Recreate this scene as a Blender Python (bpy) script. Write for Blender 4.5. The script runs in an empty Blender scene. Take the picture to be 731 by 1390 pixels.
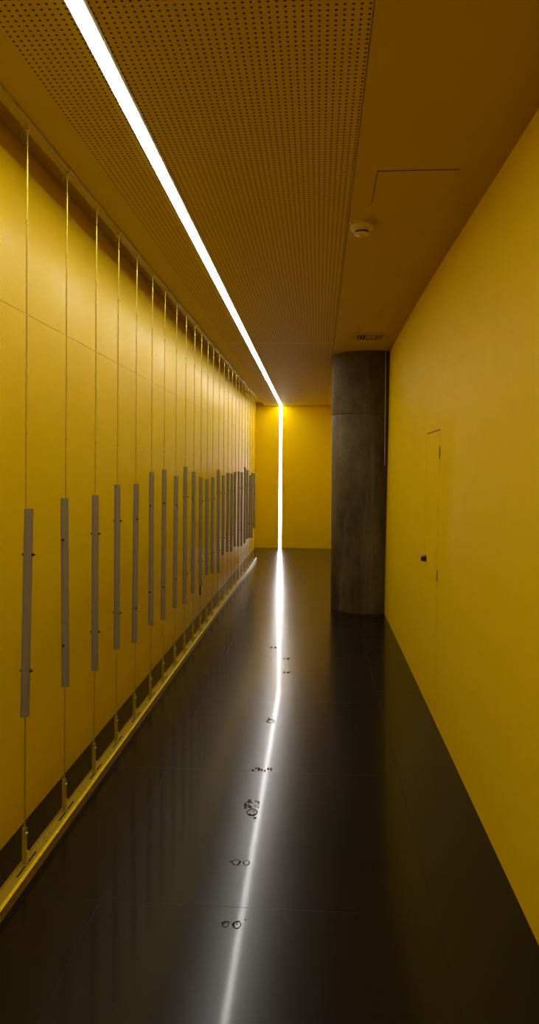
import bpy, bmesh, math, random
from mathutils import Vector, Matrix, Euler

random.seed(7)
S = bpy.context.scene
COL = S.collection
PI = math.pi

# ------------------------------------------------------------------ camera
FPX, PX0, PY0 = 980.0, 365.5, 650.0          # focal length and optical centre, 731 x 1390 frame
H = 1.60                                     # eye height
cam_d = bpy.data.cameras.new('camera')
cam = bpy.data.objects.new('camera', cam_d)
COL.objects.link(cam)
YAW, PITCH, ROLL = math.atan(66.5 / FPX), -math.atan(10.0 / FPX), math.radians(0.42)
Rm = (Matrix.Rotation(YAW, 4, 'Z') @ Matrix.Rotation(PI / 2 + PITCH, 4, 'X') @ Matrix.Rotation(ROLL, 4, 'Z'))
cam.matrix_world = Matrix.Translation((0, 0, H)) @ Rm
cam_d.sensor_fit = 'AUTO'
cam_d.sensor_width = 36.0
cam_d.lens = 36.0 * FPX / 1390.0
cam_d.shift_y = -(695.0 - PY0) / 1390.0
cam_d.clip_start = 0.02
S.camera = cam

def ray(px, py):
    return Rm.to_3x3() @ Vector(((px - PX0) / FPX, -(py - PY0) / FPX, -1.0))
def on_x(px, py, X):
    d = ray(px, py); return Vector((0, 0, H)) + d * (X / d.x)
def on_z(px, py, Z):
    d = ray(px, py); return Vector((0, 0, H)) + d * ((Z - H) / d.z)
def on_y(px, py, Y):
    d = ray(px, py); return Vector((0, 0, H)) + d * (Y / d.y)

# ------------------------------------------------------------------ measures (metres)
ZC = 2.97            # ceiling
ZR = 3.04            # recess above the pipe
XL = -1.32           # left wall
XE = -1.135          # edge of the ceiling beside the pipe
XP = -1.158          # pipe
XW = -1.150          # cables
YB = -3.0            # wall behind the camera
YE = on_z(400, 744, 0.0).y     # end wall

# ------------------------------------------------------------------ materials
class N:
    """small node-graph helper"""
    def __init__(s, name):
        s.m = bpy.data.materials.new(name); s.m.use_nodes = True
        s.t = s.m.node_tree; s.t.nodes.clear()
        s.out = s.t.nodes.new('ShaderNodeOutputMaterial')
    def node(s, kind, **kw):
        n = s.t.nodes.new(kind)
        for k, v in kw.items(): setattr(n, k, v)
        return n
    def put(s, sock, v):
        if isinstance(v, bpy.types.NodeSocket): s.t.links.new(v, sock)
        else: sock.default_value = v
    def math(s, op, a, b=0.0, c=None):
        n = s.node('ShaderNodeMath', operation=op)
        s.put(n.inputs[0], a); s.put(n.inputs[1], b)
        if c is not None: s.put(n.inputs[2], c)
        return n.outputs[0]
    def obj_xyz(s):
        tc = s.node('ShaderNodeTexCoord'); sp = s.node('ShaderNodeSeparateXYZ')
        s.t.links.new(tc.outputs['Object'], sp.inputs[0])
        return tc.outputs['Object'], sp.outputs[0], sp.outputs[1], sp.outputs[2]
    def noise(s, vec, scale, detail=3.0, rough=0.5, stretch=None):
        if stretch:
            mp = s.node('ShaderNodeMapping'); s.put(mp.inputs['Vector'], vec)
            mp.inputs['Scale'].default_value = stretch; vec = mp.outputs[0]
        n = s.node('ShaderNodeTexNoise'); s.put(n.inputs['Vector'], vec)
        n.inputs['Scale'].default_value = scale; n.inputs['Detail'].default_value = detail
        n.inputs['Roughness'].default_value = rough
        return n.outputs['Fac']
    def ramp(s, f, a, b):
        n = s.node('ShaderNodeMapRange'); n.clamp = True
        s.put(n.inputs[0], f); s.put(n.inputs[1], a[0]); s.put(n.inputs[2], a[1])
        s.put(n.inputs[3], b[0]); s.put(n.inputs[4], b[1])
        return n.outputs[0]
    def mix(s, f, a, b):
        n = s.node('ShaderNodeMix', data_type='RGBA')
        s.put(n.inputs[0], f)
        s.put(n.inputs[6], a if isinstance(a, bpy.types.NodeSocket) else (*a, 1.0))
        s.put(n.inputs[7], b if isinstance(b, bpy.types.NodeSocket) else (*b, 1.0))
        return n.outputs[2]
    def bump(s, h, dist=0.01, strength=0.3):
        n = s.node('ShaderNodeBump'); s.put(n.inputs['Height'], h)
        n.inputs['Distance'].default_value = dist; n.inputs['Strength'].default_value = strength
        return n.outputs[0]
    def bsdf(s, color, rough=0.5, metal=0.0, spec=0.5, normal=None, coat=0.0, coat_rough=0.05, tint=(1, 1, 1)):
        b = s.node('ShaderNodeBsdfPrincipled')
        s.put(b.inputs['Base Color'], color if isinstance(color, bpy.types.NodeSocket) else (*color, 1.0))
        s.put(b.inputs['Roughness'], rough); s.put(b.inputs['Metallic'], metal)
        s.put(b.inputs['Specular IOR Level'], spec)
        b.inputs['Specular Tint'].default_value = (*tint, 1.0)
        s.put(b.inputs['Coat Weight'], coat); s.put(b.inputs['Coat Roughness'], coat_rough)
        if normal is not None: s.t.links.new(normal, b.inputs['Normal'])
        s.t.links.new(b.outputs[0], s.out.inputs[0])
        return s.m

YEL = (0.77, 0.535, 0.002)
YEL2 = (0.73, 0.50, 0.002)

def yellow_paint(name, rough=0.42, spec=0.35, wav=0.25, k=1.0):
    n = N(name); v, x, y, z = n.obj_xyz()
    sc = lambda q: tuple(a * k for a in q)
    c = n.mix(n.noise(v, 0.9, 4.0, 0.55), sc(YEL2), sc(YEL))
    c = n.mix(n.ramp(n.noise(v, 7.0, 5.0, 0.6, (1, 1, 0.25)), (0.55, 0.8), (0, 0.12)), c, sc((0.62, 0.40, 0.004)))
    hgt = n.math('ADD', n.noise(v, 1.3, 1.0), n.math('MULTIPLY', n.noise(v, 120.0, 2.0), 0.02))
    r = n.ramp(n.noise(v, 4.0, 3.0), (0.3, 0.7), (rough - 0.06, rough + 0.06))
    return n.bsdf(c, r, 0.0, spec, n.bump(hgt, 0.02, wav), tint=(1.0, 0.80, 0.30))

M_WALL = yellow_paint('yellow_wall_paint', 0.48, 0.010)
M_WALL_L = yellow_paint('yellow_panel_paint', 0.34, 0.03, 0.12)
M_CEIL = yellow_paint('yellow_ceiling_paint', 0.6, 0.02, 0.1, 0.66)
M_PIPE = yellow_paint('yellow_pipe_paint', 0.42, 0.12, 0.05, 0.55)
M_PAINT = yellow_paint('yellow_metal_paint', 0.36, 0.12, 0.05)

def simple(name, color, rough, metal=0.0, spec=0.5, var=0.12, scale=25.0, coat=0.0):
    n = N(name); v, x, y, z = n.obj_xyz()
    d = tuple(c * (1 - var) for c in color)
    c = n.mix(n.noise(v, scale, 4.0), d, color)
    return n.bsdf(c, n.ramp(n.noise(v, scale * 2, 2.0), (0.3, 0.7), (rough * 0.85, rough * 1.15)), metal, spec, None, coat, 0.14)

M_RAIL = simple('dark_yellow_metal_paint', (0.34, 0.235, 0.003), 0.42, 0.0, 0.2, coat=0.35)  # channel and brackets in a darker yellow than the lip
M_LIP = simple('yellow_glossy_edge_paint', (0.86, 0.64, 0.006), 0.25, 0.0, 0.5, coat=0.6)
M_BLACK = simple('black_metal', (0.012, 0.010, 0.008), 0.4)
M_SLOT = simple('dark_opening', (0.006, 0.004, 0.002), 0.9)
M_GAP = simple('dark_joint', (0.10, 0.05, 0.004), 0.9)
M_STEEL = simple('bright_zinc', (0.75, 0.72, 0.62), 0.3, 0.7)
M_CABLE = simple('yellow_tinted_cable', (0.60, 0.45, 0.03), 0.3, 0.75, 0.5, 0.03, 5.0)
M_CREAM = simple('cream_plastic', (0.62, 0.49, 0.14), 0.35)
M_HOUSING = simple('strip_light_housing', (0.42, 0.36, 0.24), 0.5, 0.3)
M_OLIVE = simple('pale_olive_rod', (0.36, 0.29, 0.12), 0.6)
M_CHROME = simple('chrome', (0.8, 0.78, 0.72), 0.15, 1.0)
M_GRILLE = simple('grille_paint', (0.52, 0.33, 0.05), 0.5)

def tube_mat():
    n = N('brushed_grey_tube'); v, x, y, z = n.obj_xyz()
    c = n.mix(n.noise(v, 30.0, 4.0, 0.6, (1, 1, 0.08)), (0.245, 0.222, 0.148), (0.27, 0.245, 0.165))
    return n.bsdf(c, 0.33, 0.2, 0.45)
M_TUBE = tube_mat()

def perforated(x0):
    n = N('perforated_yellow_panel'); v, x, y, z = n.obj_xyz()
    P = 0.025
    fx = n.math('SUBTRACT', n.math('FRACT', n.math('DIVIDE', n.math('ADD', x, 10 * P - x0), P)), 0.5)
    fy = n.math('SUBTRACT', n.math('FRACT', n.math('DIVIDE', n.math('ADD', y, 400 * P), P)), 0.5)
    d = n.math('SQRT', n.math('ADD', n.math('MULTIPLY', fx, fx), n.math('MULTIPLY', fy, fy)))
    hole = n.ramp(d, (0.17, 0.21), (1.0, 0.0))
    seam = n.math('GREATER_THAN', n.math('ABSOLUTE', n.math('SUBTRACT', y, 7.72)), 0.035)
    hole = n.math('MULTIPLY', hole, seam)
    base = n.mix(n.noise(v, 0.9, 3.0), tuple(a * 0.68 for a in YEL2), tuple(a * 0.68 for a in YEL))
    c = n.mix(hole, base, (0.06, 0.027, 0.001))
    return n.bsdf(c, 0.6, 0.0, n.math('MULTIPLY', n.math('SUBTRACT', 1.0, hole), 0.03))

def floor_mat():
    n = N('polished_dark_stone_tiles'); v, x, y, z = n.obj_xyz()
    def line(x0, k, w=0.0022):
        return n.math('MULTIPLY', n.ramp(n.math('ABSOLUTE', n.math('SUBTRACT', x, x0)), (w * 0.5, w), (1.0, 0.0)), k)
    seam_x = n.math('MAXIMUM', n.math('MAXIMUM', line(-0.797, 0.8), line(0.434, 0.9)), line(0.03, 0.10))
    def rows(off, per):
        f = n.math('FRACT', n.math('ADD', n.math('DIVIDE', n.math('SUBTRACT', y, off - 20 * per), per), 0.5))
        return n.ramp(n.math('MULTIPLY', n.math('ABSOLUTE', n.math('SUBTRACT', f, 0.5)), per), (0.0012, 0.0030), (0.28, 0.0))
    right = n.math('GREATER_THAN', x, 0.434)
    a, b = rows(2.62, 1.2), rows(2.91, 0.8)
    sy = n.math('ADD', n.math('MULTIPLY', a, n.math('SUBTRACT', 1.0, right)), n.math('MULTIPLY', b, right))
    seam = n.math('MAXIMUM', seam_x, sy)
    c = n.mix(n.noise(v, 1.1, 5.0, 0.6), (0.005, 0.0036, 0.002), (0.008, 0.006, 0.0034))
    c = n.mix(seam, c, (0.004, 0.003, 0.002))
    hgt = n.math('MULTIPLY', seam, -0.06)
    r = n.math('ADD', n.ramp(n.noise(v, 0.7, 1.0, 0.4), (0.3, 0.7), (0.205, 0.225)), n.math('MULTIPLY', seam, 0.3))
    coat = n.math('MULTIPLY', n.math('SUBTRACT', 1.0, seam), n.ramp(n.noise(v, 170.0, 3.0, 0.7), (0.35, 0.65), (0.11, 0.22)))
    return n.bsdf(c, r, 0.0, 0.17, n.bump(hgt, 0.004, 0.12), coat, 0.07)

def concrete_mat():
    n = N('board_marked_concrete'); v, x, y, z = n.obj_xyz()
    big = n.noise(v, 2.2, 6.0, 0.62, (1, 1, 0.45))
    fine = n.noise(v, 28.0, 6.0, 0.7)
    drip = n.noise(v, 9.0, 4.0, 0.6, (1, 1, 0.07))
    c = n.mix(n.ramp(big, (0.35, 0.68), (0, 1)), (0.042, 0.030, 0.010), (0.145, 0.106, 0.042))
    c = n.mix(n.ramp(fine, (0.5, 0.75), (0, 0.55)), c, (0.055, 0.042, 0.018))
    c = n.mix(n.ramp(drip, (0.55, 0.75), (0, 0.55)), c, (0.17, 0.135, 0.065))
    return n.bsdf(c, n.ramp(fine, (0.3, 0.7), (0.5, 0.75)), 0.0, 0.12, n.bump(fine, 0.008, 0.7))

def emit(name, strength, tint=(1.0, 0.96, 0.90)):
    n = N(name)
    v, x, y, z = n.obj_xyz()
    e = n.node('ShaderNodeEmission')
    e.inputs[0].default_value = (*tint, 1); e.inputs[1].default_value = strength
    n.t.links.new(e.outputs[0], n.out.inputs[0])
    return n.m
M_EMIT = emit('white_diffuser_glow', 42.5, (1.0, 0.975, 0.94))
M_EMIT2 = emit('white_wall_diffuser_glow', 21.0, (1.0, 0.975, 0.94))

# ------------------------------------------------------------------ mesh helpers
def add_box(bm, x0, x1, y0, y1, z0, z1, bev=0.0, mi=0):
    vs = [bm.verts.new(p) for p in ((x0,y0,z0),(x1,y0,z0),(x1,y1,z0),(x0,y1,z0),(x0,y0,z1),(x1,y0,z1),(x1,y1,z1),(x0,y1,z1))]
    fs = [bm.faces.new([vs[i] for i in f]) for f in ((3,2,1,0),(4,5,6,7),(0,1,5,4),(1,2,6,5),(2,3,7,6),(3,0,4,7))]
    for f in fs: f.material_index = mi
    if bev:
        es = list({e for f in fs for e in f.edges})
        bmesh.ops.bevel(bm, geom=es, offset=bev, segments=2, affect='EDGES', profile=0.6)
    return vs

def add_prism(bm, poly, z0, z1):
    a = [bm.verts.new((p[0], p[1], z0)) for p in poly]
    b = [bm.verts.new((p[0], p[1], z1)) for p in poly]
    n = len(poly)
    bm.faces.new(a[::-1]); bm.faces.new(b)
    for i in range(n): bm.faces.new((a[i], a[(i+1) % n], b[(i+1) % n], b[i]))

def add_extrude_y(bm, prof, y0, y1):
    """profile of (x, z) points swept along y"""
    a = [bm.verts.new((p[0], y0, p[1])) for p in prof]
    b = [bm.verts.new((p[0], y1, p[1])) for p in prof]
    n = len(prof)
    bm.faces.new(a); bm.faces.new(b[::-1])
    for i in range(n): bm.faces.new((a[(i+1) % n], a[i], b[i], b[(i+1) % n]))

def frame_for(d):
    d = d.normalized()
    u = d.cross(Vector((0, 0, 1)) if abs(d.z) < 0.9 else Vector((1, 0, 0))).normalized()
    return u, d.cross(u).normalized()

def add_rod(bm, p, q, r, seg=12, r2=None, caps=True):
    p, q = Vector(p), Vector(q); u, w = frame_for(q - p); r2 = r if r2 is None else r2
    A = [bm.verts.new(p + (u * math.cos(t) + w * math.sin(t)) * r) for t in [2*PI*i/seg for i in range(seg)]]
    B = [bm.verts.new(q + (u * math.cos(t) + w * math.sin(t)) * r2) for t in [2*PI*i/seg for i in range(seg)]]
    for i in range(seg):
        f = bm.faces.new((A[i], A[(i+1) % seg], B[(i+1) % seg], B[i])); f.smooth = True
    if caps: bm.faces.new(A[::-1]); bm.faces.new(B)

def add_path(bm, pts, r, seg=8):
    pts = [Vector(p) for p in pts]; rings = []
    for i, p in enumerate(pts):
        d = (pts[min(i+1, len(pts)-1)] - pts[max(i-1, 0)]); u, w = frame_for(d)
        rings.append([bm.verts.new(p + (u * math.cos(2*PI*k/seg) + w * math.sin(2*PI*k/seg)) * r) for k in range(seg)])
    for A, B in zip(rings, rings[1:]):
        for k in range(seg):
            f = bm.faces.new((A[k], A[(k+1) % seg], B[(k+1) % seg], B[k])); f.smooth = True
    bm.faces.new(rings[0][::-1]); bm.faces.new(rings[-1])

def add_lathe(bm, prof, seg=32, c=(0, 0, 0), closed=False):
    """profile of (radius, z) turned about a vertical axis"""
    rings = []
    for r, z in prof:
        if r < 1e-6: rings.append([bm.verts.new((c[0], c[1], c[2] + z))])
        else: rings.append([bm.verts.new((c[0] + r*math.cos(2*PI*k/seg), c[1] + r*math.sin(2*PI*k/seg), c[2] + z)) for k in range(seg)])
    pairs = list(zip(rings, rings[1:])) + ([(rings[-1], rings[0])] if closed else [])
    for A, B in pairs:
        for k in range(seg):
            l = (k+1) % seg
            if len(A) == 1 and len(B) == 1: continue
            if len(A) == 1: f = bm.faces.new((A[0], B[l], B[k]))
            elif len(B) == 1: f = bm.faces.new((A[k], A[l], B[0]))
            else: f = bm.faces.new((A[k], A[l], B[l], B[k]))
            f.smooth = True

def obj(name, bm, mat, parent=None, sharp=40):
    bmesh.ops.recalc_face_normals(bm, faces=bm.faces[:])
    for e in bm.edges:
        if len(e.link_faces) == 2 and e.calc_face_angle(0) > math.radians(sharp): e.smooth = False
    me = bpy.data.meshes.new(name); bm.to_mesh(me); bm.free()
    for m in (mat if isinstance(mat, (list, tuple)) else [mat]): me.materials.append(m)
    o = bpy.data.objects.new(name, me); COL.objects.link(o)
    if parent: o.parent = parent
    return o

def tag(o, label, cat, group=None):
    o['label'] = label; o['category'] = cat
    if group: o['group'] = group
    return o

def thing(name, label, cat, loc=(0, 0, 0), group=None):
    o = bpy.data.objects.new(name, None); COL.objects.link(o)
    o.location = loc; o.empty_display_size = 0.1
    return tag(o, label, cat, group)

def struct(name, bm, mat, parent=None, sharp=40):
    o = obj(name, bm, mat, parent, sharp)
    if parent is None: o['kind'] = 'structure'
    return o

# ------------------------------------------------------------------ the corridor
bm = bmesh.new(); add_box(bm, -1.42, 1.05, YB - 0.1, YE + 0.12, -0.12, 0.0)
struct('floor', bm, floor_mat())

# left wall: two courses of panels with a thin horizontal joint
ZJ = on_x(0, 407, XL).z
bm = bmesh.new()
add_box(bm, XL - 0.10, XL - 0.008, YB, YE, 0, ZR + 0.06)
add_box(bm, XL - 0.008, XL, YB, YE, 0.0, ZJ - 0.0012)
add_box(bm, XL - 0.008, XL, YB, YE, ZJ + 0.0012, ZR)
struct('wall_left', bm, M_WALL_L)

# right wall: gently curved towards the top
XRB = 0.757
tops = [(-3.0, 0.815), (2.0, 0.815), (3.05, 0.811), (3.9, 0.799), (4.8, 0.788), (5.69, 0.782), (6.65, 0.784), (8.0, 0.793), (YE, 0.80)]
def top_x(y):
    for (a, xa), (b, xb) in zip(tops, tops[1:]):
        if y <= b:
            t = (y - a) / (b - a); t = t * t * (3 - 2 * t) * 0.4 + t * 0.6
            return xa + (xb - xa) * t
    return tops[-1][1]
def wall_x(y, z):
    t = min(max(z / ZC, 0), 1.03); t = t * t * (3 - 2 * t) * 0.3 + t * 0.7
    return XRB + (top_x(y) - XRB) * t
bm = bmesh.new()
ys = [YB + (YE - YB) * i / 70 for i in range(71)]; zs = [ZC * j / 16 for j in range(16)] + [ZC]
g = [[bm.verts.new((wall_x(y, z), y, z)) for z in zs] for y in ys]
for i in range(70):
    for j in range(16):
        f = bm.faces.new((g[i][j], g[i][j+1], g[i+1][j+1], g[i+1][j])); f.smooth = True
gb = [[bm.verts.new((0.95, y, z)) for z in (0, ZC)] for y in (YB, YE)]
bm.faces.new((gb[0][0], gb[1][0], gb[1][1], gb[0][1]))
bm.faces.new([g[0][j] for j in range(17)] + [gb[0][1], gb[0][0]])
bm.faces.new([g[70][j] for j in range(17)] + [gb[1][1], gb[1][0]])
bm.faces.new([g[i][0] for i in range(71)] + [gb[1][0], gb[0][0]])
bm.faces.new([g[i][16] for i in range(71)] + [gb[1][1], gb[0][1]])
struct('wall_right', bm, M_WALL)

bm = bmesh.new(); add_box(bm, -1.42, 1.05, YE, YE + 0.12, 0, ZR + 0.06)
struct('wall_end', bm, M_WALL)
bm = bmesh.new(); add_box(bm, -1.42, 1.05, YB - 0.1, YB, 0, ZR + 0.06)
struct('wall_back', bm, M_WALL)  # unseen wall, added to close the corridor against leaking light

# the line of light across the ceiling
sN, sF = on_z(102, 3, ZC), on_z(380.5, 549, ZC)
def strip_x(y): return sN.x + (sF.x - sN.x) * (y - sN.y) / (sF.y - sN.y)
SW = 0.025                                   # half width
PA, PB = on_z(0, 35, ZC).x, on_z(507.5, 5, ZC).x      # perforated field, left and right edge
YP = on_z(400, 546.3, ZC).y                  # its far edge
print('strip', sN, sF, 'perf', PA, PB, YP, 'end', YE, 'joint', ZJ)

bm = bmesh.new()
add_box(bm, XE, PA, YB, YE, ZC, ZR + 0.06)                       # plain margin beside the pipe
add_box(bm, PB, 1.05, YB, YE, ZC, ZR + 0.06)                     # plain field on the right
add_box(bm, PA, PB, YP, YE, ZC, ZR + 0.06)                       # plain margin at the end wall
add_box(bm, XL, XE, YB, YE, ZR, ZR + 0.06)                       # recess over the pipe
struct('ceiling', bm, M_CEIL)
bm = bmesh.new()
G = 0.004
add_prism(bm, [(PA, YB), (strip_x(YB) - SW - G, YB), (strip_x(YP) - SW - G, YP), (PA, YP)], ZC, ZC + 0.04)
add_prism(bm, [(strip_x(YB) + SW + 0.012, YB), (PB, YB), (PB, YP), (strip_x(YP) + SW + 0.012, YP)], ZC, ZC + 0.04)
add_box(bm, PA, PB, YB, YP, ZC + 0.04, ZR + 0.06)
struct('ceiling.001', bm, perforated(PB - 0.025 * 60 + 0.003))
# slim shadow joint where the perforated field meets the plain ceiling
bm = bmesh.new(); add_box(bm, PB - 0.001, PB + 0.0015, YB, YE - 0.02, ZC - 0.0015, ZC)
struct('trim_1', bm, M_GAP)

# ------------------------------------------------------------------ strip lights
def slanted(bm, o0, o1, y0, y1, z0, z1):
    add_prism(bm, [(strip_x(y0) + o0, y0), (strip_x(y0) + o1, y0), (strip_x(y1) + o1, y1), (strip_x(y1) + o0, y1)], z0, z1)
t = thing('strip_light', 'long white strip light set flush in the perforated ceiling', 'light', (strip_x(6), 6, ZC))
def loc_mesh(bm, t): bmesh.ops.translate(bm, verts=bm.verts[:], vec=-Vector(t.location)); return bm
bm = bmesh.new(); slanted(bm, -SW, SW, YB + 0.02, YE - 0.004, ZC - 0.0042, ZC + 0.02)
obj('diffuser', loc_mesh(bm, t), M_EMIT, t)
bm = bmesh.new()
slanted(bm, -SW - G, -SW - 0.0002, YB + 0.02, YP, ZC - 0.003, ZC + 0.02)
slanted(bm, SW + 0.0002, SW + 0.012, YB + 0.02, YP, ZC - 0.003, ZC + 0.02)
obj('housing', loc_mesh(bm, t), M_HOUSING, t)

wT, wB = on_y(381.3, 553, YE), on_y(379.3, 742, YE)
xw = (wT.x + wB.x) / 2
t = thing('strip_light', 'white vertical strip light running down the yellow end wall to the floor', 'light', (xw, YE, 0))
bm = bmesh.new(); add_box(bm, -0.029, 0.029, -0.006, 0, 0.004, ZC - 0.004)
obj('diffuser', bm, M_EMIT2, t)
bm = bmesh.new()
for s in (-1, 1): add_box(bm, min(s*0.0293, s*0.034), max(s*0.0293, s*0.034), -0.007, 0, 0.004, ZC - 0.004)
obj('housing', bm, M_HOUSING, t)

# ------------------------------------------------------------------ pipe above, rail below
rail_end = on_x(347, 763, -1.12).y
pj = on_x(66, 197, XP).y
PR = 0.0225
t = thing('pipe_rail', 'yellow painted pipe along the ceiling edge holding the cables', 'pipe', (XP, 0, ZC))
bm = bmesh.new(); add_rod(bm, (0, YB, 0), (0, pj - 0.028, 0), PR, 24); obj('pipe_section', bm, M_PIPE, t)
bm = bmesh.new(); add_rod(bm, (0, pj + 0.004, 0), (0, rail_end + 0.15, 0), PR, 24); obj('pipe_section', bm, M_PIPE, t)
bm = bmesh.new()
prof = [(0.0225, -0.034), (0.0262, -0.032), (0.0262, -0.004), (0.014, -0.003), (0.014, 0.006)]
for (ra, a), (rb, b) in zip(prof, prof[1:]): add_rod(bm, (0, pj + a, 0), (0, pj + b + 1e-5, 0), ra, 24, rb, caps=False)
obj('coupling', bm, M_PIPE, t)

RX0, RX1, RZ = -1.168, -1.104, 0.046
t = thing('floor_rail', 'low yellow steel rail bolted along the floor beside the left wall', 'rail', (0, 0, 0))
bm = bmesh.new()
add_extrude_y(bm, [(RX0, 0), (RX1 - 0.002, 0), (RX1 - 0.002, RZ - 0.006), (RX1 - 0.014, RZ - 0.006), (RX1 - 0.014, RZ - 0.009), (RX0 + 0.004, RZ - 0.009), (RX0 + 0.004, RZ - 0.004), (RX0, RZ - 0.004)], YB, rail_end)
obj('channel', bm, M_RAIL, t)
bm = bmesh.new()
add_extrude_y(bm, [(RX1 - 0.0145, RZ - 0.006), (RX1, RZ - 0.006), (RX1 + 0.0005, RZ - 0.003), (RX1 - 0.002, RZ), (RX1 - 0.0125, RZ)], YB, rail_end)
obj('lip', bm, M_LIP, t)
rail_thing = t

# ------------------------------------------------------------------ tube chimes
wx = [37, 91, 131, 161, 185.7, 207, 224, 239.8, 252.7, 264.3, 273.7, 282.3, 289.7, 297.6, 304.5, 309.9, 315.3, 320.2, 324.4, 328.6, 333.3, 336.5, 339.9, 343, 346]
wy = [184, 240, 285, 320, 352, 378, 398, 414, 426, 433, 440, 448, 458, 466, 474, 482, 489, 496, 502, 508, 513, 517, 522, 526, 530]
Yw = [on_x(a, b, XW).y for a, b in zip(wx, wy)]
nW = len(Yw); mi = (nW - 1) / 2; my = sum(Yw) / nW
slope = sum((i - mi) * (y - my) for i, y in enumerate(Yw)) / sum((i - mi) ** 2 for i in range(nW))
print('wire pitch', slope, [round(y - (my + slope * (i - mi)), 3) for i, y in enumerate(Yw)])
Yf = [0.35 * y + 0.65 * (my + slope * (i - mi)) if i > 12 else y for i, y in enumerate(Yw)]
tube_px = [(690.4, 969.6), (676, 928.7), (672, 907), (657.7, 878), (656.6, 869.7), (640.6, 846.5), (637.8, 838.7), (646, 822.7), (633.5, 817.6), (640.2, 802.8),
           (647.8, 791.8), (650.3, 778.7), (648, 776.8), (637.8, 775.6), (645.5, 752), (642, 747.5), (643, 747.3), (641, 740.4), (640, 740.4), (641, 740),
           (634.4, 735.6), (638, 730), (645, 728.7), (642, 728.4), (642.6, 715.8)]
# direction the bolt faces: 0 = across the corridor, otherwise turned towards the viewer
bolt_dir = ['across', 'left', 'across', 'across', 'right', 'left', 'front', 'right', 'across', 'left', 'across', 'across', 'across', 'across', 'across', 'front', 'across', 'left', 'across', 'across', 'front', 'across', 'right', 'across', 'across']
lean = [(0.0125, -0.001), (-0.005, 0.003), (0.001, 0.002), (0.0, 0.001), (0.004, -0.003), (0.001, 0.001), (0.002, -0.002), (0.003, -0.002), (0.0, 0.0)]
words = ['nearest of the row', 'second from the near end of the row', 'third from the near end of the row', 'fourth from the near end of the row', 'fifth from the near end of the row',
         'sixth from the near end of the row', 'seventh from the near end of the row', 'eighth from the near end of the row', 'ninth from the near end of the row', 'tenth from the near end of the row',
         'eleventh from the near end of the row', 'twelfth from the near end of the row', 'middle one of the row, thirteenth from either end', 'twelfth from the far end of the row', 'eleventh from the far end of the row',
         'tenth from the far end of the row', 'ninth from the far end of the row', 'eighth from the far end of the row', 'seventh from the far end of the row', 'sixth from the far end of the row',
         'fifth from the far end of the row', 'fourth from the far end of the row', 'third from the far end of the row', 'second from the far end of the row', 'farthest of the row']
ZT = ZC - PR            # underside of the pipe
BH = 0.147              # post height

def bracket_meshes():
    bm = bmesh.new()
    add_box(bm, -0.009, 0.009, -0.005, 0.005, RZ - 0.009, RZ - 0.009 + BH, 0.0012)
    add_box(bm, -0.012, 0.012, -0.018, 0.018, RZ - 0.009, RZ - 0.0065)          # foot plate
    return bm
def clip_mesh():
    bm = bmesh.new()
    add_rod(bm, (0, 0, ZT - 0.030), (0, 0, ZT - 0.002), 0.0052, 12)
    add_box(bm, -0.009, 0.009, -0.004, 0.004, ZT - 0.016, ZT - 0.008, 0.001)
    add_path(bm, [(XP - XW + 0.0255 * math.cos(a), 0.003, ZC + 0.0255 * math.sin(a)) for a in [-PI*0.95 + PI*0.9*k/10 for k in range(11)]], 0.0022)
    add_path(bm, [(-0.004, 0, ZT - 0.012), (-0.014, -0.004, ZT - 0.018), (-0.021, -0.006, ZT - 0.030), (-0.020, -0.006, ZT - 0.040)], 0.0018)
    return bm
def screw_mesh():
    bm = bmesh.new()
    z = RZ - 0.009 + BH - 0.022
    add_rod(bm, (0.006, 0, z), (0.0125, 0, z), 0.0048, 12, 0.0036)
    add_rod(bm, (0.009, -0.0052, z), (0.009, -0.009, z), 0.004, 10, 0.003)
    return bm
def hook_mesh():
    bm = bmesh.new(); z = RZ - 0.009
    add_path(bm, [(0.009, 0, z + 0.055), (0.016, -0.002, z + 0.05), (0.0175, -0.002, z + 0.035), (0.010, 0, z + 0.03)], 0.0022)
    return bm

me_br = me_clip = me_screw = me_hook = me_bolt = None
def share(name, mesh, mat, parent, cache):
    if cache is None:
        return obj(name, mesh(), mat, parent)
    o = cache.copy(); COL.objects.link(o); o.parent = parent
    return o
def bolt_mesh():
    bm = bmesh.new(); r = 0.018
    add_rod(bm, (-r - 0.004, 0, 0), (r + 0.012, 0, 0), 0.0028, 10)
    add_lathe(bm, [(0, 0.0062), (0.004, 0.0055), (0.0064, 0.003), (0.0068, 0.0)], 14)           # domed head, turned to -x
    vs = bm.verts[-43:]
    bmesh.ops.rotate(bm, verts=vs, cent=(0, 0, 0), matrix=Matrix.Rotation(-PI / 2, 3, 'Y'))
    bmesh.ops.translate(bm, verts=vs, vec=(-r + 0.0005, 0, 0))
    add_rod(bm, (r - 0.0005, 0, 0), (r + 0.005, 0, 0), 0.0066, 6)                                # nut
    return bm

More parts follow.
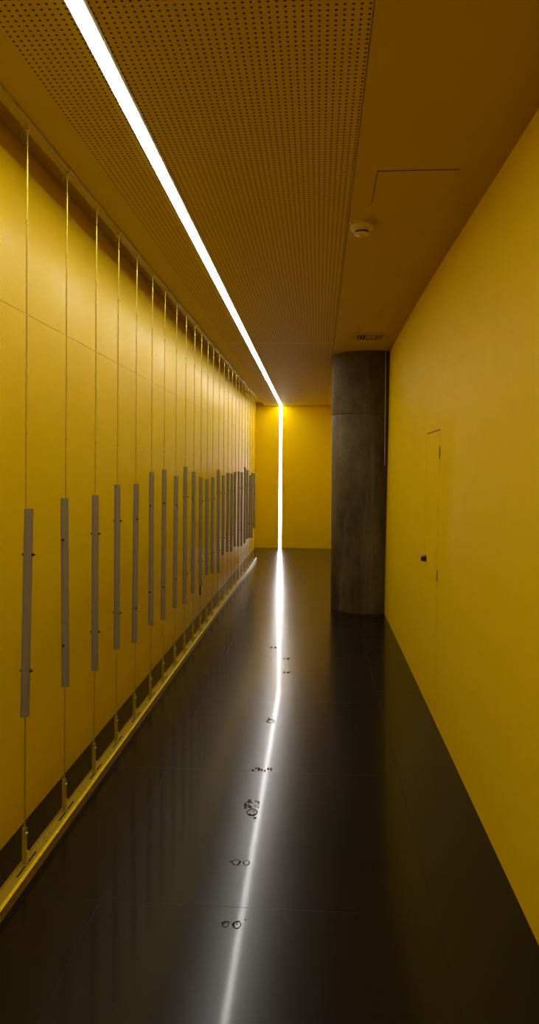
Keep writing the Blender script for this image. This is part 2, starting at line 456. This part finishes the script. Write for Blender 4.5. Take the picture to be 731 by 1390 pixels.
for i in range(nW):
    y = Yf[i]
    zt = on_x(wx[i], tube_px[i][0], XW).z; zb = on_x(wx[i], tube_px[i][1], XW).z
    a, b = lean[i] if i < len(lean) else (random.uniform(-.004, .004), random.uniform(-.004, .004))
    bd = bolt_dir[i]
    how = {'across': 'bolts pointing across the corridor', 'left': 'bolt heads facing out to the left', 'right': 'bolt heads facing out to the right', 'front': 'bolt heads facing the viewer'}[bd]
    t = thing('tube_chime', 'grey metal tube on taut yellow cable, ' + words[i], 'tube chime', (XW, y, 0), 'tube chimes strung between the pipe and the floor rail')
    bm = bmesh.new(); add_rod(bm, (0, 0, RZ - 0.009 + BH - 0.004), (0, 0, ZT - 0.004), 0.0034, 10)
    obj('cable', bm, M_CABLE, t)
    # hollow tube, slightly off plumb
    L = zt - zb
    bm = bmesh.new(); add_lathe(bm, [(0.018, 0), (0.018, L), (0.0158, L), (0.0158, 0)], 28, closed=True)
    M4 = Matrix.Translation((b, 0, zb)) @ Matrix.Rotation(math.atan2(a - b, L), 4, 'Y')
    bm.transform(M4)
    tb = obj('tube', bm, M_TUBE, t)
    to_cam = math.atan2(-y, 1.15)                     # heading from the tube back along the corridor
    ang = {'across': random.uniform(-.12, .12), 'front': to_cam + PI, 'left': to_cam + PI - 0.5, 'right': to_cam + PI + 0.45}[bd]
    for f in (0.22, 0.78):
        me_bolt_o = share('bolt', bolt_mesh, M_BLACK, tb, me_bolt)
        if me_bolt is None: me_bolt = me_bolt_o
        k = 1 - f
        me_bolt_o.location = (b + (a - b) * k, 0, zb + L * k); me_bolt_o.rotation_euler = (0, 0, ang)
    if i == 10:
        bm = bmesh.new(); add_rod(bm, (0, 0, zb - 0.10), (0, 0, zb + 0.01), 0.0085, 14); obj('sleeve', bm, M_BLACK, t)
    o = share('cable_clip', clip_mesh, M_STEEL if False else M_CABLE, t, me_clip); me_clip = me_clip or o
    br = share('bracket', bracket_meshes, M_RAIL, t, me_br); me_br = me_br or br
    o = share('screw', screw_mesh, M_STEEL, br, me_screw); me_screw = me_screw or o
    o = share('hook', hook_mesh, M_PAINT, br, me_hook); me_hook = me_hook or o

# slots and bolt holes in the rail, in line with the posts
def slot_mesh():
    bm = bmesh.new(); add_box(bm, 0, 0.008, -0.095, 0.095, 0, 0.0006); return bm
def hole_mesh():
    bm = bmesh.new(); add_lathe(bm, [(0, 0), (0.0036, 0), (0.0036, 0.0006), (0, 0.0006)], 10); return bm
first_slot = first_hole = None
for k, y in enumerate(Yf):
    o = share('slot', slot_mesh, M_SLOT, rail_thing, first_slot); first_slot = first_slot or o
    o.location = (XW + 0.006, min(y, rail_end - 0.1), RZ - 0.0091)
    if k < 9:
        for dx, dy in ((0, 0.20), (0.018, 0.18), (0.020, 0.235), (0.002, 0.25)):
            o = share('bolt_hole', hole_mesh, M_SLOT, rail_thing, first_hole); first_hole = first_hole or o
            o.location = (XW + 0.004 + dx, y + dy, RZ - 0.0091)

# ------------------------------------------------------------------ concrete column
CR = 0.40
cy = on_z(487, 833.3, 0).y + CR
cx = on_x(449.8, 650, 0.16).x
e = ray(449.6, 660)
# left silhouette of a circle of radius CR whose centre lies at depth cy
phi = math.atan2(e.x, e.y); dd = CR / math.cos(phi)
cx = cy * math.tan(phi) + dd
print('column', cx, cy)
ZS = on_y(487, 561, cy - CR).z
bm = bmesh.new()
add_lathe(bm, [(CR, 0.0), (CR, ZS - 0.006), (CR - 0.004, ZS - 0.002), (CR - 0.004, ZS + 0.002), (CR + 0.002, ZS + 0.005), (CR + 0.002, ZC)], 96)
o = obj('concrete_column', bm, concrete_mat(), sharp=60)
o.location = (cx, cy, 0)
tag(o, 'round bare concrete column standing against the right wall', 'column')

zk = 1.68
px_c = on_x(520.2, 560, 0.735)
bm = bmesh.new(); add_rod(bm, (0, 0, zk), (0, 0, ZC), 0.006, 12)  # thin pale upright line in the corner, modelled as a rod
o = obj('thin_rod', bm, M_OLIVE); o.location = (0.744, cy - math.sqrt(CR**2 - (0.744 - cx)**2) - 0.012, 0)
tag(o, 'thin vertical conduit in the corner between concrete column and yellow wall', 'rod')

# ------------------------------------------------------------------ ceiling fittings
p = on_z(491, 303, ZC)
t = thing('smoke_detector', 'round cream smoke detector on the plain ceiling', 'smoke detector', p)
bm = bmesh.new(); add_lathe(bm, [(0, 0), (0.074, 0), (0.075, -0.006), (0.072, -0.013), (0.060, -0.0135), (0, -0.0135)], 48); obj('base', bm, M_CEIL, t)
bm = bmesh.new(); add_lathe(bm, [(0, -0.0135), (0.065, -0.0135), (0.066, -0.022), (0.062, -0.034), (0.050, -0.043), (0.041, -0.046), (0, -0.046)], 48); obj('housing', bm, M_CREAM, t)
bm = bmesh.new(); add_lathe(bm, [(0, -0.046), (0.036, -0.046), (0.036, -0.056), (0, -0.056)], 40)
for k in range(10):
    a = 2*PI*k/10; c, s = math.cos(a), math.sin(a)
    add_rod(bm, (0.038*c, 0.038*s, -0.046), (0.038*c, 0.038*s, -0.056), 0.002, 6)
obj('vent_slot', bm, M_SLOT, t)
bm = bmesh.new(); add_lathe(bm, [(0, -0.056), (0.042, -0.056), (0.044, -0.060), (0.036, -0.066), (0, -0.068)], 48); obj('cap', bm, M_CREAM, t)

a, b, c = on_z(512.3, 232, ZC), on_z(624, 229, ZC), on_z(504.5, 275, ZC)
t = thing('ceiling_hatch', 'square yellow access hatch flush with the plain ceiling', 'hatch', ((a.x+b.x)/2, (a.y+c.y)/2, ZC))
hw, hd = (b.x - a.x)/2, (c.y - a.y)/2
bm = bmesh.new(); add_box(bm, -hw+0.003, hw-0.003, -hd+0.003, hd-0.003, -0.004, 0, 0.001); obj('panel', bm, M_CEIL, t)
bm = bmesh.new()
add_box(bm, -hw-0.003, hw+0.003, -hd-0.003, -hd+0.0028, -0.0012, 0); add_box(bm, -hw-0.001, -hw+0.0028, -hd+0.0028, hd-0.0028, -0.0012, 0)
obj('frame', bm, M_GAP, t)

a, b = on_z(482, 461, ZC), on_z(521.5, 453.2, ZC)
va, vb = on_z(482, 453.2, ZC), on_z(502, 457, ZC)
t = thing('air_vent', 'small louvred air vent in the ceiling before the concrete column', 'vent', (vb.x, vb.y, ZC))
hw, hd = 0.148, 0.155
bm = bmesh.new()
for x0, x1, y0, y1 in ((-hw, hw, -hd, -hd+0.022), (-hw, hw, hd-0.022, hd), (-hw, -hw+0.022, -hd+0.022, hd-0.022), (hw-0.022, hw, -hd+0.022, hd-0.022)):
    add_box(bm, x0, x1, y0, y1, -0.010, 0)
obj('frame', bm, M_GRILLE, t)
bm = bmesh.new(); add_box(bm, -hw+0.022, hw-0.022, -hd+0.022, hd-0.022, -0.002, 0); obj('opening', bm, M_SLOT, t)
def slat(x0, y0, x1, y1):
    bm = bmesh.new(); d = Vector((x1-x0, y1-y0, 0)); u = Vector((-d.y, d.x, 0)).normalized()
    A = [Vector((x0, y0, -0.003)), Vector((x1, y1, -0.003))]
    q = [A[0] - u*0.004, A[1] - u*0.004, A[1] + u*0.008 + Vector((0,0,-0.010)), A[0] + u*0.008 + Vector((0,0,-0.010))]
    lo = [bm.verts.new(v) for v in q]; hi = [bm.verts.new(v + Vector((0, 0, 0.0015))) for v in q]
    bm.faces.new(lo); bm.faces.new(hi[::-1])
    for k in range(4): bm.faces.new((lo[k], lo[(k+1) % 4], hi[(k+1) % 4], hi[k]))
    obj('slat', bm, M_GRILLE, t)
for k in range(3):
    x = -0.105 + 0.03*k; slat(x, -0.125, x, 0.125); slat(-x, 0.125, -x, -0.125)
for k in range(2): slat(-0.038, -0.06 + 0.09*k, 0.038, -0.06 + 0.09*k)

# ------------------------------------------------------------------ narrow door in the right wall
pF, pN = on_x(579.3, 650, 0.775), on_x(596, 650, 0.775)
zD = on_x(579.3, 590.5, 0.782).z
y0d, y1d = pN.y, pF.y
print('door', y0d, y1d, zD)
def on_wall(bm, y0, y1, z0, z1, t0, t1, ny=3, nz=10):
    """thin curved sheet that follows the wall face"""
    F = [[bm.verts.new((wall_x(y0+(y1-y0)*i/ny, z0+(z1-z0)*j/nz) - t1, y0+(y1-y0)*i/ny, z0+(z1-z0)*j/nz)) for j in range(nz+1)] for i in range(ny+1)]
    B = [[bm.verts.new((wall_x(y0+(y1-y0)*i/ny, z0+(z1-z0)*j/nz) - t0, y0+(y1-y0)*i/ny, z0+(z1-z0)*j/nz)) for j in range(nz+1)] for i in range(ny+1)]
    for i in range(ny):
        for j in range(nz):
            f = bm.faces.new((F[i][j], F[i][j+1], F[i+1][j+1], F[i+1][j])); f.smooth = True
            bm.faces.new((B[i][j], B[i+1][j], B[i+1][j+1], B[i][j+1]))
        bm.faces.new((F[i][0], F[i+1][0], B[i+1][0], B[i][0])); bm.faces.new((F[i][nz], B[i][nz], B[i+1][nz], F[i+1][nz]))
    for j in range(nz):
        bm.faces.new((F[0][j], B[0][j], B[0][j+1], F[0][j+1])); bm.faces.new((F[ny][j], F[ny][j+1], B[ny][j+1], B[ny][j]))
bm = bmesh.new(); on_wall(bm, y0d, y1d, 0.004, zD, -0.003, 0.002)
door = struct('door_1', bm, M_WALL)
bm = bmesh.new()
on_wall(bm, y0d, y1d + 0.006, zD + 0.0002, zD + 0.008, -0.003, 0.0015, 3, 1)
on_wall(bm, y1d + 0.0005, y1d + 0.009, 1.02, zD + 0.0002, -0.003, 0.0012, 1, 8)
obj('joint', bm, M_GAP, door)
hp = on_x(577.2, 757, 0.765)
hx = wall_x(y1d - 0.03, hp.z) - 0.002
def turn_out(bm):
    bmesh.ops.rotate(bm, verts=bm.verts[:], cent=(0, 0, 0), matrix=Matrix.Rotation(-PI/2, 3, 'Y'))
    bmesh.ops.translate(bm, verts=bm.verts[:], vec=(hx, y1d - 0.05, hp.z)); return bm
hb = bmesh.new(); add_lathe(hb, [(0, 0), (0.027, 0), (0.027, 0.004), (0.023, 0.006), (0.021, 0.016), (0.022, 0.020), (0.024, 0.028), (0.018, 0.034), (0, 0.035)], 28)
knob = obj('door_knob', turn_out(hb), M_BLACK, door)
hb = bmesh.new(); add_box(hb, 0.006, 0.030, -0.017, 0.017, 0.004, 0.0372, 0.003)
o = obj('thumb_plate', turn_out(hb), M_STEEL, knob); o['label'] = 'bright chrome top'

for (ya, yb) in ((606, 623), (775, 790)):
    za, zb_ = on_x(596, ya, 0.775).z, on_x(594.5, yb, 0.768).z
    bm = bmesh.new(); on_wall(bm, y0d - 0.012, y0d - 0.0005, zb_, za, -0.003, 0.004, 1, 2)
    obj('hinge', bm, M_GAP, door)

# ------------------------------------------------------------------ scuffs on the floor
def scuff_mat():
    n = N('dried_drip'); v, x, y, z = n.obj_xyz()
    c = n.mix(n.ramp(n.noise(v, 130.0, 4.0, 0.7), (0.40, 0.62), (0, 1)), (0.004, 0.003, 0.002), (0.03, 0.026, 0.02))
    return n.bsdf(c, 0.75, 0.0, 0.25)
M_SCUFF = scuff_mat()
def blob(bm, cx_, cy_, rx, ry, rim=True):
    """flat irregular drip: a broken ring of crusty arcs, or a solid fleck"""
    seg = 30
    def crust(a0, a1, r0, r1):
        m = max(3, int(seg * (a1 - a0) / (2*PI)))
        I, O = [], []
        for k in range(m + 1):
            a = a0 + (a1 - a0) * k / m; e = max(0.0, math.sin(PI * k / m)) ** 0.5 if a1 - a0 < 6 else 1
            w = (r1 - r0) * (0.25 + 0.75 * e) * random.uniform(0.55, 1.25); mid = (r0 + r1) / 2 * random.uniform(0.92, 1.08)
            for L, rr in ((I, mid - w/2), (O, mid + w/2)):
                L.append(bm.verts.new((cx_ + rx*rr*math.cos(a), cy_ + ry*rr*math.sin(a), 0.0006)))
        for k in range(m):
            bm.faces.new((I[k], I[k+1], O[k+1], O[k]))
    def fleck(x, y, a, b):
        m = 9; c = bm.verts.new((x, y, 0.0007))
        R = [bm.verts.new((x + a*random.uniform(.55, 1.15)*math.cos(2*PI*k/m), y + b*random.uniform(.55, 1.15)*math.sin(2*PI*k/m), 0.0004)) for k in range(m)]
        for k in range(m): bm.faces.new((R[k], R[(k+1) % m], c))
    if not rim: fleck(cx_, cy_, rx, ry); return
    st = random.uniform(0, 6.28)
    crust(st, st + 6.283, 0.80, 1.0)
    crust(st + 3.6, st + random.uniform(5.2, 6.0), 0.62, 1.05)
    for k in range(3 if rx > 0.01 else 1):
        a = random.uniform(0, 6.28); q = random.uniform(0.2, 1.2)
        fleck(cx_ + rx*q*math.cos(a), cy_ + ry*q*math.sin(a), rx*random.uniform(.10, .25), ry*random.uniform(.10, .25))
def scuff(px, py, spots, label):
    p = on_z(px, py, 0.0); bm = bmesh.new()
    for sx, sy, rx, ry, rim in spots: blob(bm, sx, sy, rx, ry, rim)
    bmesh.ops.translate(bm, verts=bm.verts[:], vec=(0, 0, 0.0003))
    o = obj('floor_scuff', bm, M_SCUFF); o.location = (p.x, p.y, 0)
    tag(o, label, 'mark', 'scuff marks along the light reflection on the floor')
scuff(313, 1255, [(-0.018, 0, 0.0125, 0.018, True), (0.022, 0, 0.015, 0.022, True), (0.048, 0.03, 0.003, 0.006, False)], 'nearest pair of dark drip marks on the dark floor')
scuff(327, 1171, [(-0.020, 0, 0.017, 0.022, True), (0.022, 0, 0.014, 0.020, True), (-0.044, 0.004, 0.004, 0.009, False)], 'second pair of ring shaped drip marks from the near end of floor')
sp = [(0.004, -0.05, 0.026, 0.034, True), (0.022, -0.105, 0.008, 0.010, False)]
for k in range(26): sp.append((random.uniform(-0.036, 0.034), random.uniform(-0.01, 0.075), random.uniform(0.003, 0.008), random.uniform(0.005, 0.014), k % 3 != 0))
scuff(342, 1096, sp, 'large blistered scuff with a ring, biggest of the floor marks')
scuff(353, 1046, [(-0.040 + 0.016*k, 0.008*((k*3) % 4), random.uniform(0.005, 0.009), random.uniform(0.014, 0.028), False) for k in range(7)], 'feathery smudge on the floor just beyond a tile joint')
scuff(367, 979, [(0, 0, 0.027, 0.034, True), (-0.016, 0.05, 0.009, 0.012, False)], 'single dark oval ring mark on the bright reflection')
scuff(389, 913, [(-0.022, 0, 0.010, 0.030, False), (0.012, 0, 0.014, 0.030, False), (0.03, 0.02, 0.006, 0.02, False)], 'small dark flecks right of the reflection, nearer of two')
scuff(389, 894, [(-0.022, 0, 0.008, 0.03, False), (0.012, 0, 0.018, 0.04, False)], 'small dark flecks right of the reflection, farther of two')
scuff(371, 879, [(-0.020, 0, 0.009, 0.035, False), (0.018, 0, 0.018, 0.04, False)], 'small dark flecks left of the reflection, farthest floor mark')

# ------------------------------------------------------------------ world and view
w = bpy.data.worlds.new('world'); S.world = w; w.use_nodes = True
w.node_tree.nodes['Background'].inputs[0].default_value = (0.02, 0.018, 0.015, 1)
w.node_tree.nodes['Background'].inputs[1].default_value = 0.2
S.view_settings.view_transform = 'Standard'
S.view_settings.look = 'None'
S.view_settings.exposure = 0.0
S.cycles.max_bounces = 10
S.cycles.diffuse_bounces = 6
S.cycles.sample_clamp_indirect = 6.0
S.cycles.use_denoising = True
